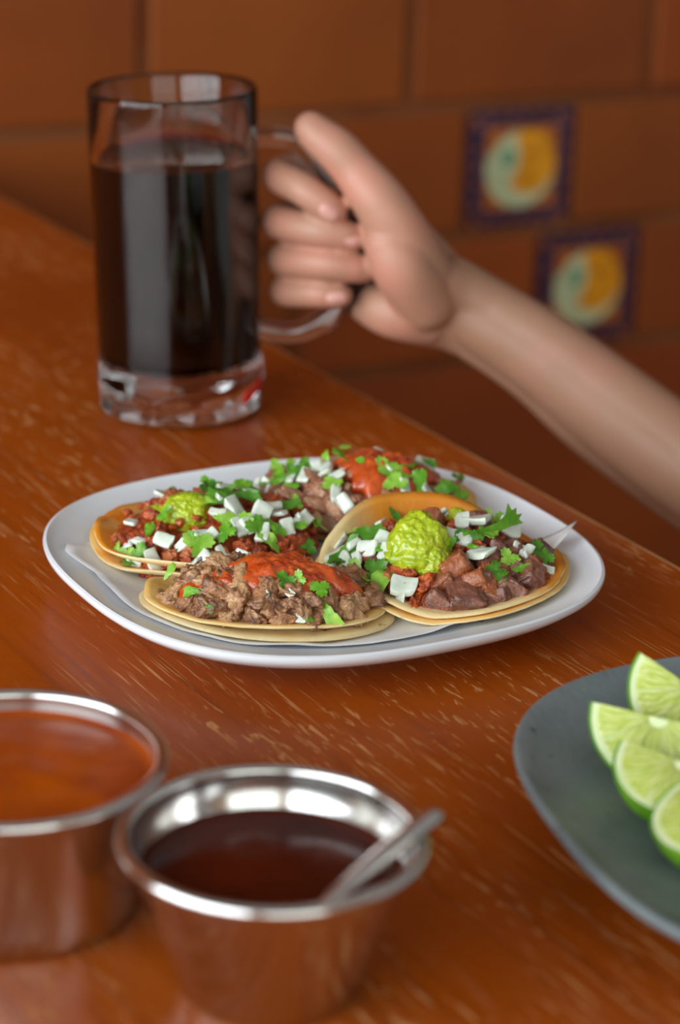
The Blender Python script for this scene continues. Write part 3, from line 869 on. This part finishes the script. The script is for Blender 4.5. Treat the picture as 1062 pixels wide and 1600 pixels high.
def onion_mesh(seed):
    rr = random.Random(seed)
    bm = bmesh.new(); bmesh.ops.create_cube(bm, size=1)
    sx, sy, sz = rr.uniform(.95, 1.5), rr.uniform(.7, 1.0), rr.uniform(.26, .5)
    for v in bm.verts:
        v.co = Vector((v.co.x * sx * rr.uniform(.7, 1.15), v.co.y * sy * rr.uniform(.6, 1.15), v.co.z * sz * rr.uniform(.6, 1.2)))
    bmesh.ops.subdivide_edges(bm, edges=list(bm.edges), cuts=3, use_grid_fill=True)
    k = rr.uniform(.15, .4)
    for v in bm.verts: v.co.z += k * (v.co.x ** 2) - .03 + .05 * noise.noise(v.co * 2.5 + Vector((seed, 0, 0)))
    bmesh.ops.smooth_vert(bm, verts=list(bm.verts), factor=.5, use_axis_x=True, use_axis_y=True, use_axis_z=True)
    bmesh.ops.smooth_vert(bm, verts=list(bm.verts), factor=.4, use_axis_x=True, use_axis_y=True, use_axis_z=True)
    for v in bm.verts: v.co *= 1 + .10 * noise.noise(v.co * 3 + Vector((0, seed, 0)))
    me = bpy.data.meshes.new('onion_piece'); bm.to_mesh(me); bm.free()
    me.polygons.foreach_set('use_smooth', [True] * len(me.polygons))
    me.transform(Matrix.Scale(.01, 4))
    fix(me, 62)
    me.materials.append(M_ONION); return me
ONION = [onion_mesh(s) for s in range(40, 52)]
def leaf_mesh(seed, mat, frag=False):
    """flat leaf with three toothed lobes on a short stalk; unit size about 1"""
    rr = random.Random(seed)
    out = []
    if frag:
        n = 26
        for i in range(n):
            t = 2 * math.pi * i / n
            r = .5 * (1 + .22 * math.cos(3 * t + seed) + .10 * math.cos(9 * t))
            out.append((r * math.cos(t) * 1.15, r * math.sin(t) * .55))
    else:
        n = 66
        for i in range(n):
            t = 2 * math.pi * i / n
            lob = abs(math.cos(1.5 * (t - math.pi / 2) )) ** .55       # three lobes
            lob = abs(math.cos(1.5 * (t - math.pi / 2 - math.pi / 3 * 0))) ** .6
            teeth = .80 + .20 * abs(math.cos(7.5 * (t - math.pi / 2)))
            r = .56 * (.34 + .66 * lob) * teeth * (1 + .12 * math.sin(2 * t + seed))
            out.append((r * math.cos(t), r * math.sin(t)))
    n = len(out)
    V, Fc = [(0, 0, 0)], []
    rings = (.35, .7, 1.0)
    k1, k2 = rr.uniform(-.5, .6), rr.uniform(-.3, .7)
    for q in rings:
        for (x, y) in out: V.append((x * q, y * q, 0))
    V = [(x, y, k1 * x * x + k2 * y * y + .10 * noise.noise((x * 3, y * 3, seed))) for x, y, z in V]
    for i in range(n): Fc.append((0, 1 + i, 1 + (i + 1) % n))
    for j in range(2):
        for i in range(n):
            a, b = 1 + j * n + i, 1 + j * n + (i + 1) % n
            Fc.append((a, a + n, b + n, b))
    th = .028
    m_ = len(V)
    V += [(x, y, z - th) for x, y, z in V]
    Fc += [tuple(reversed([m_ + q for q in f])) for f in Fc]
    for i in range(n):
        a, b = 1 + 2 * n + i, 1 + 2 * n + (i + 1) % n
        Fc.append((a, m_ + a, m_ + b, b))
    me = mesh('cilantro_leaf', V, Fc); me.materials.append(mat); me.transform(Matrix.Scale(.01, 4))
    return fix(me, 50)
LEAF = [leaf_mesh(60 + i, M_CIL[i % 3], i >= 6) for i in range(10)]
def nrm_at(k, x, y):
    e = .002
    return Vector((hz(k, x - e, y) - hz(k, x + e, y), hz(k, x, y - e) - hz(k, x, y + e), 2 * e)).normalized()
def pieces(par, k, data):
    L0 = par.location
    for it in data.split(';'):
        a = it.split(); kd = a[0]; x, y, z = [float(q) / 10000 for q in a[1:4]]; s = float(a[4]) / 1000
        n = nrm_at(k, x, y)
        c = Vector((x, y, z + T)) - L0
        if kd in MEAT:
            me = rnd.choice(MEAT[kd]); nm = 'meat_piece'; s *= 1.15
            rot = (rnd.uniform(-.7, .7), rnd.uniform(-.7, .7), rnd.uniform(0, 6.3))
            c -= n * (.2 * s)
        elif kd == 'o':
            me = rnd.choice(ONION); nm = 'onion_piece'; s *= 1.0
            nn = (n + Vector((rnd.uniform(-.7, .7), rnd.uniform(-.9, .5), 0))).normalized()
            rot = (nn.to_track_quat('Z', 'Y').to_matrix() @ Matrix.Rotation(rnd.uniform(0, 6.3), 3, 'Z')).to_euler()
            c += n * (.14 * s + .001)
        else:
            me = rnd.choice(LEAF); nm = 'cilantro_leaf'; s *= rnd.uniform(.8, 1.2)
            nn = (n + Vector((rnd.uniform(-.6, .6), rnd.uniform(-1.3, .2), rnd.uniform(-.1, .4)))).normalized()
            rot = (nn.to_track_quat('Z', 'Y').to_matrix() @ Matrix.Rotation(rnd.uniform(0, 6.3), 3, 'Z')).to_euler()
            c += n * (.0034)
        s *= 100
        ob(nm, me, None, par, c, rot, (s, s, s))
AVOID = ((-.072, 1.045, .014), (.037, 1.005, .016), (-.019, .9735, .021), (.020, 1.092, .020), (-.1, 1.04, .02))
def extras(par, k, kinds, seed):
    rr = random.Random(seed); cx, cy, rx, ry, rot, zb, h = TACO[k]; L = []
    for kd, n, lo, hi in kinds:
        for _ in range(n):
            q, a = math.sqrt(rr.uniform(.0, .74)), rr.uniform(0, 6.283)
            x, y = cx + rx * q * math.cos(a), cy + ry * q * math.sin(a)
            if any(abs(x - ax) < ar and -1.5 * ar < y - ay < ar for ax, ay, ar in AVOID): continue
            L.append('%s %.0f %.0f %.0f %.1f' % (kd, x * 1e4, y * 1e4, hz(k, x, y) * 1e4, rr.uniform(lo, hi)))
    pieces(par, k, ';'.join(L))
def blob(par, nm, k, cx, cy, rx, ry, rot, th, mat, seed, lump=.0024, fr=150, sink=.002):
    """spooned-on sauce that follows the filling"""
    L0 = par.location; nr, ns = 24, 90; V, Fc = [], []
    for lay in (0, 1):
        for j in range(nr + 1):
            for i in range(ns):
                a = 2 * math.pi * i / ns; q = j / nr
                e = 1 + .45 * noise.noise((math.cos(a) * 1.8, math.sin(a) * 1.8, seed)) + .22 * noise.noise((math.cos(a) * 5, math.sin(a) * 5, seed))
                u, v = rx * q * e * math.cos(a), ry * q * e * math.sin(a); t = R(rot)
                x, y = cx + u * math.cos(t) - v * math.sin(t), cy + u * math.sin(t) + v * math.cos(t)
                z = hz(k, x, y) - sink
                if lay == 0: z += sink * .6 + th * (1 - q ** 5) ** .7 + lump * (1 - q ** 8) * (noise.noise((x * fr, y * fr, seed)) + .5 * noise.noise((x * fr * 2.6, y * fr * 2.6, seed)))
                else: z -= .002
                V.append((x - L0.x, y - L0.y, z + T - L0.z))
    m_ = (nr + 1) * ns
    for j in range(nr):
        for i in range(ns):
            q = (i + 1) % ns; a = j * ns
            Fc.append((a + i, a + ns + i, a + ns + q, a + q)); Fc.append((m_ + a + i, m_ + a + q, m_ + a + ns + q, m_ + a + ns + i))
    for i in range(ns):
        q = (i + 1) % ns; a = nr * ns
        Fc.append((a + i, m_ + a + i, m_ + a + q, a + q))
    return ob(nm, fix(mesh(nm, V, Fc)), mat, par)
def dollop(par, c, rx, ry, rz, seed):
    bm = bmesh.new(); bmesh.ops.create_icosphere(bm, subdivisions=6, radius=1)
    sd = Vector((seed, seed * 2, 0))
    for v in bm.verts:
        p = v.co.copy()
        f = 1 + .16 * noise.noise(p * 1.4 + sd) + .07 * noise.noise(p * 4.5 + sd) + .03 * noise.noise(p * 9 + sd) + .015 * noise.noise(p * 18 + sd)
        z = p.z * rz
        if p.z < 0: f *= 1.12
        v.co = Vector((p.x * rx, p.y * ry, z)) * f
    me = bpy.data.meshes.new('guacamole'); bm.to_mesh(me); bm.free()
    me.polygons.foreach_set('use_smooth', [True] * len(me.polygons))
    return ob('guacamole', me, M_GUAC, par, Vector((c[0], c[1], c[2] + T)) - par.location)
def crumbs(par, k, mat, n, seed):
    """meat crumbs too small to count, one part"""
    rr = random.Random(seed); bm = bmesh.new(); L0 = par.location
    cx, cy, rx, ry, rot, zb, h = TACO[k]
    for _ in range(n):
        q, a = math.sqrt(rr.random()) * .85, rr.uniform(0, 6.283)
        x, y = cx + rx * q * math.cos(a), cy + ry * q * math.sin(a)
        s = rr.uniform(.0011, .0026)
        r = bmesh.ops.create_icosphere(bm, subdivisions=1, radius=s, matrix=Matrix.Translation(Vector((x, y, max(hz(k, x, y) - .0012, .0165) + T)) - L0))['verts']
        for v in r: v.co += Vector([rr.uniform(-.35, .35) * s for _ in range(3)])
    me = bpy.data.meshes.new('meat_crumbs'); bm.to_mesh(me); bm.free()
    o = ob('meat_crumbs', me, mat, par); o['kind'] = 'stuff'
def taco(k, label):
    cx, cy = TACO[k][:2]
    return thing('taco', label, 'taco', (cx, cy, T + .0095), group='tacos on the white plate')

tD = taco('D', 'taco of pinkish-brown meat strips and red salsa, the one nearest the mug')
tortilla(tD, 'D', .008, 1.098, .060, .046, .0115, [(185, 30, .008, .1), (90, 60, .010, .12), (270, 50, 0, .34), (222, 30, 0, .16)], 4.1, M_TORT_L)
tortilla(tD, 'D', .010, 1.100, .058, .044, .0142, [(185, 34, .012, .15), (90, 60, .014, .15), (270, 50, 0, .34), (222, 30, 0, .16)], 5.1, M_TORT_L)
bed(tD, 'D', 's', 4)
pieces(tD, 'D', '''s -187 10759 278 14.2;s -122 10787 318 13.7;s -243 10811 289 12.6;s -34 10702 272 12.1;s -95 10715 272 12.1;s -160 10831 334 12.1;s -297 10861 286 11.0;s -67 10766 318 12.1;s -3 10677 250 11.0;s 40 10721 300 11.0;s -200 10725 241 12.1;s -342 10853 254 9.9;s -139 10698 238 11.0;s -263 10776 253 11.0;s 206 10760 324 11.0;s 328 10771 309 11.0;s 116 10696 280 9.9;s -84 10830 353 11.0;o -21 10737 308 8.2;o -70 10871 371 10.4;o -310 10826 262 8.8;o 26 10695 277 9.3;o -18 10829 362 6.0;o -360 10909 266 7.1;o -237 10879 324 6.0;o -117 10910 372 7.1;o 234 10888 383 7.1;o 297 10796 331 7.1;o 404 10819 311 7.7;o -386 10837 210 7.7;c -278 10914 316 11.0;c -217 10906 340 9.9;c 7 10959 402 8.8;c 210 10880 385 12.6;c 284 10865 367 13.7;c 364 10846 338 13.7;c 482 10859 292 12.6;c -371 10838 226 11.0;c -345 10918 280 8.2;c 81 10916 400 6.0;c -163 10913 359 7.7;c 251 10801 344 11.0;c 552 10881 261 9.3;c 327 10945 376 6.6;c -235 10817 294 9.3;c -417 10846 189 11.0''')
blob(tD, 'salsa', 'D', .020, 1.094, .024, .017, 10, .0040, M_SALSA_T, 8.2)
extras(tD, 'D', (('s', 12, 8, 13), ('o', 8, 5, 9), ('c', 12, 6, 11)), 14)
crumbs(tD, 'D', M_MEAT['s'], 60, 4)

tB = taco('B', 'taco with red pork, onion and a green dollop, bright orange tortilla edge')
tortilla(tB, 'B', -.060, 1.046, .058, .050, .0110, [(258, 52, .007, .05), (180, 30, .006, .04), (45, 40, 0, .26), (2, 26, 0, .14)], 2.1, M_TORT_L)
tortilla(tB, 'B', -.060, 1.048, .0565, .0485, .0135, [(262, 48, .0085, .06), (178, 34, .009, .05), (45, 40, 0, .26), (2, 26, 0, .14)], 3.1, M_TORT_O)
bed(tB, 'B', 'p', 2)
pieces(tB, 'B', '''p -1027 10365 202 6.0;p -838 10312 267 8.2;p -853 10256 231 7.1;p -863 10169 147 8.2;p -532 10194 224 9.3;p -662 10183 217 8.2;p -689 10161 194 7.1;p -203 10338 212 11.0;p -261 10316 231 9.3;p -919 10305 236 7.7;p -939 10206 142 7.1;p -762 10173 192 7.1;p -574 10176 211 7.1;p -374 10229 216 8.2;p -874 10460 298 6.0;p -977 10295 199 6.6;p -803 10145 140 6.6;p -602 10164 202 7.1;p -433 10233 238 7.7;p -146 10400 206 8.2;p -1072 10373 166 4.4;p -882 10221 194 7.7;o -951 10274 199 6.0;o -895 10261 222 6.0;o -793 10227 233 9.3;o -623 10248 268 6.6;o -577 10249 270 6.6;o -825 10168 167 8.8;o -918 10199 145 7.1;o -488 10416 329 11.0;o -378 10394 304 11.5;o -292 10459 295 9.3;o -510 10173 202 8.2;o -606 10141 174 12.1;o -948 10394 257 7.1;o -559 10371 324 7.1;o -250 10390 259 8.8;o -423 10313 282 8.2;o -349 10304 257 8.2;o -665 10219 247 6.0;o -185 10482 253 8.2;o -436 10183 195 6.6;o -707 10204 229 6.0;o -315 10524 311 6.6;c -941 10227 165 8.2;c -854 10290 253 9.3;c -949 10159 129 11.0;c -688 10219 246 8.2;c -628 10197 232 12.6;c -467 10312 290 16.4;c -380 10319 275 12.6;c -550 10469 345 12.1;c -426 10530 337 12.6;c -292 10337 253 11.0;c -881 10210 186 8.2;c -989 10268 172 7.1;c -799 10366 298 7.1;c -206 10421 249 8.2;c -516 10257 269 9.9;c -324 10274 232 9.9;c -607 10441 340 8.2;c -256 10556 292 9.3;c -158 10349 184 8.2''')
dollop(tB, (-.0700, 1.047, .0290), .0125, .0115, .0105, 3.3)
dollop(tB, (-.0810, 1.051, .0260), .0075, .0075, .0065, 6.3)
extras(tB, 'B', (('p', 14, 6, 10), ('o', 10, 5, 10), ('c', 14, 6, 12)), 12)
crumbs(tB, 'B', M_MEAT['p'], 90, 2)

tC = taco('C', 'taco with dark grilled beef cubes, green dollop and long cilantro sprig')
tortilla(tC, 'C', .047, 1.020, .0600, .0555, .0112, [(128, 46, .012, .12), (80, 34, .008, .08), (-10, 34, .006, .04), (232, 24, .0058, .05)], 6.1, M_TORT_L)
tortilla(tC, 'C', .047, 1.021, .0585, .0540, .0138, [(135, 44, .021, .16), (82, 36, .016, .12), (-8, 36, .008, .05), (232, 24, .0062, .05)], 7.1, M_TORT_C)
bed(tC, 'C', 'k', 6)
pieces(tC, 'C', '''k 514 9971 301 14.8;k 565 9822 199 18.1;k 447 9803 184 11.5;k 691 9910 241 14.8;k 838 9993 222 14.8;k 916 10280 238 12.1;k 673 10021 299 9.3;k 772 9917 213 12.1;k 656 9821 172 11.0;k 880 10093 239 9.3;k 458 9875 249 9.3;k 775 10037 273 11.0;k 613 9891 248 11.0;k 930 10173 225 8.2;k 728 9865 187 9.9;k 780 10159 302 8.2;k 721 10148 320 9.3;p 385 9859 231 11.0;p 347 9808 172 9.9;p 190 9988 255 7.1;p 266 9946 259 8.2;p 318 9863 218 7.7;p 148 9990 237 7.1;p 487 9779 153 7.7;p 657 9983 289 8.2;p 908 10040 200 7.1;p 317 9916 258 7.1;p 233 9909 227 7.7;p 600 9792 152 7.1;p 801 9907 188 7.1;p 403 9790 160 6.6;o 627 10015 306 11.5;o 534 10106 344 9.9;o 290 9860 209 11.0;o 138 10101 273 11.0;o 203 10157 309 8.2;o 84 10190 261 10.4;o 26 10324 219 9.3;o 610 10291 348 12.6;o 764 10298 310 12.1;o -22 10120 163 12.1;o 280 9822 164 7.1;o 723 10918 129 9.3;o 132 10256 287 8.2;o 809 10154 290 6.6;o 48 10099 221 8.2;o 218 10042 287 9.3;o 4 10192 208 8.2;o 926 10104 212 6.0;o 551 10281 356 9.3;o 91 10062 237 7.1;c 189 10969 130 14.2;c 252 11101 130 11.0;c 347 11131 129 11.0;c 48 10137 231 16.4;c 93 9985 200 12.6;c 37 10006 165 12.1;c 211 9910 217 14.2;c 150 9910 184 11.0;c 745 10022 278 11.0;c 869 10169 261 11.5;c 680 9938 259 9.3;c 705 9913 237 8.2;c 971 10615 130 7.1;c 402 11063 129 9.3;c 146 10197 291 12.1;c 75 10363 244 9.9;c -36 10106 137 11.0;c 260 9979 276 8.2;c 914 10163 234 8.2;c 587 10037 320 4.9;c 501 10040 328 4.9;c 663 10163 336 9.9;c -5 9975 130 8.2;c 177 9959 235 9.3;c 601 9787 139 3.3''')
dollop(tC, (.0355, 1.007, .0310), .0145, .0135, .0165, 1.7)
dollop(tC, (.0420, 1.000, .0270), .0090, .0090, .0100, 9.7)
dollop(tC, (.0540, 1.045, .0335), .0045, .0045, .004, 4.7)
extras(tC, 'C', (('k', 8, 8, 13), ('p', 8, 5, 9), ('o', 7, 5, 10), ('c', 10, 5, 11)), 13)
crumbs(tC, 'C', M_MEAT['p'], 90, 6)
def sprig():
    """long cilantro stalk that widens into a toothed leaf"""
    L0 = tC.location
    O = [Vector(q) + Vector((0, 0, T)) - L0 for q in ((0.0548, 1.0080, 0.0394), (0.0577, 1.0101, 0.0394), (0.0648, 1.0152, 0.0392), (0.0710, 1.0196, 0.0406), (0.0744, 1.0221, 0.0431), (0.0753, 1.0229, 0.0487), (0.0773, 1.0242, 0.0449), (0.0794, 1.0257, 0.0457), (0.0796, 1.0257, 0.0423), (0.0823, 1.0276, 0.0423), (0.0809, 1.0265, 0.0399), (0.0832, 1.0280, 0.0376), (0.0774, 1.0240, 0.0373), (0.0712, 1.0196, 0.0357), (0.0641, 1.0145, 0.0348), (0.0554, 1.0084, 0.0375))]
    n = len(O); nrm = Vector((-.25, -.88, .40)).normalized()
    V, Fc = [], []
    for lay in (0, 1):
        for i, v in enumerate(O): V.append(v - nrm * (.0007 * lay) + nrm * .0002 * math.sin(i * 1.7))
    Fc.append(tuple(range(n))); Fc.append(tuple(reversed(range(n, 2 * n))))
    for i in range(n): Fc.append((i, n + i, n + (i + 1) % n, (i + 1) % n))
    me = fix(mesh('cilantro_sprig', V, Fc, False))
    ob('cilantro_sprig', me, M_CIL[0], tC)
sprig()

tA = taco('A', 'taco of chopped brown beef under red salsa on two pale tortillas')
tortilla(tA, 'A', -.0305, .981, .0595, .0405, .0106, [(90, 60, .004, .42), (270, 60, .0015, 0), (180, 24, .004, .02), (0, 24, .0005, .03)], 0.4, M_TORT, wav=.0008)
tortilla(tA, 'A', -.0310, .983, .0580, .0395, .0132, [(90, 60, .004, .42), (270, 70, .0040, .02), (180, 26, .006, .03), (0, 26, .0008, .05)], 1.4, M_TORT_L, wav=.0008)
bed(tA, 'A', 'm', 1)
pieces(tA, 'A', '''m -733 9693 196 9.3;m -650 9618 201 9.9;m -570 9576 203 9.3;m -495 9561 221 11.0;m -528 9639 268 11.0;m -428 9663 301 12.6;m -422 9569 241 11.0;m -333 9581 263 12.6;m -267 9535 220 10.4;m -348 9519 200 9.3;m -194 9558 234 10.4;m -152 9541 213 11.0;m -91 9536 187 8.2;m -29 9576 203 10.4;m 39 9620 208 9.9;m 81 9619 180 7.7;m -219 9519 199 9.3;m -632 9745 269 12.1;m -799 9756 159 7.1;m -553 9600 233 9.3;m -127 9594 251 9.9;m -465 9527 186 7.1;m 94 9673 212 8.2;m -699 9718 230 9.9;m -18 9641 251 9.9;m -294 9626 291 11.0;m -458 9613 269 9.9;m -197 9618 283 9.9;m -71 9585 227 8.2;o -3 9553 163 3.8;o -151 9522 182 5.5;o -318 9563 248 6.0;o -204 9590 264 4.9;c -225 9630 292 8.2;c -81 9629 265 8.8;c -618 9633 231 9.3;c -31 9554 179 9.3;c -171 9649 295 6.0;c -535 9551 194 4.4;c -123 9526 182 3.8''')
blob(tA, 'salsa', 'A', -.0190, .9735, .0250, .0125, -6, .0042, M_SALSA_T, 2.2)
blob(tA, 'salsa', 'A', -.0560, .9670, .0135, .0075, -10, .0034, M_SALSA_T, 5.2)
extras(tA, 'A', (('m', 16, 7, 13), ('o', 2, 4, 6), ('c', 3, 4, 8)), 11)
crumbs(tA, 'A', M_MEAT['m'], 90, 1)
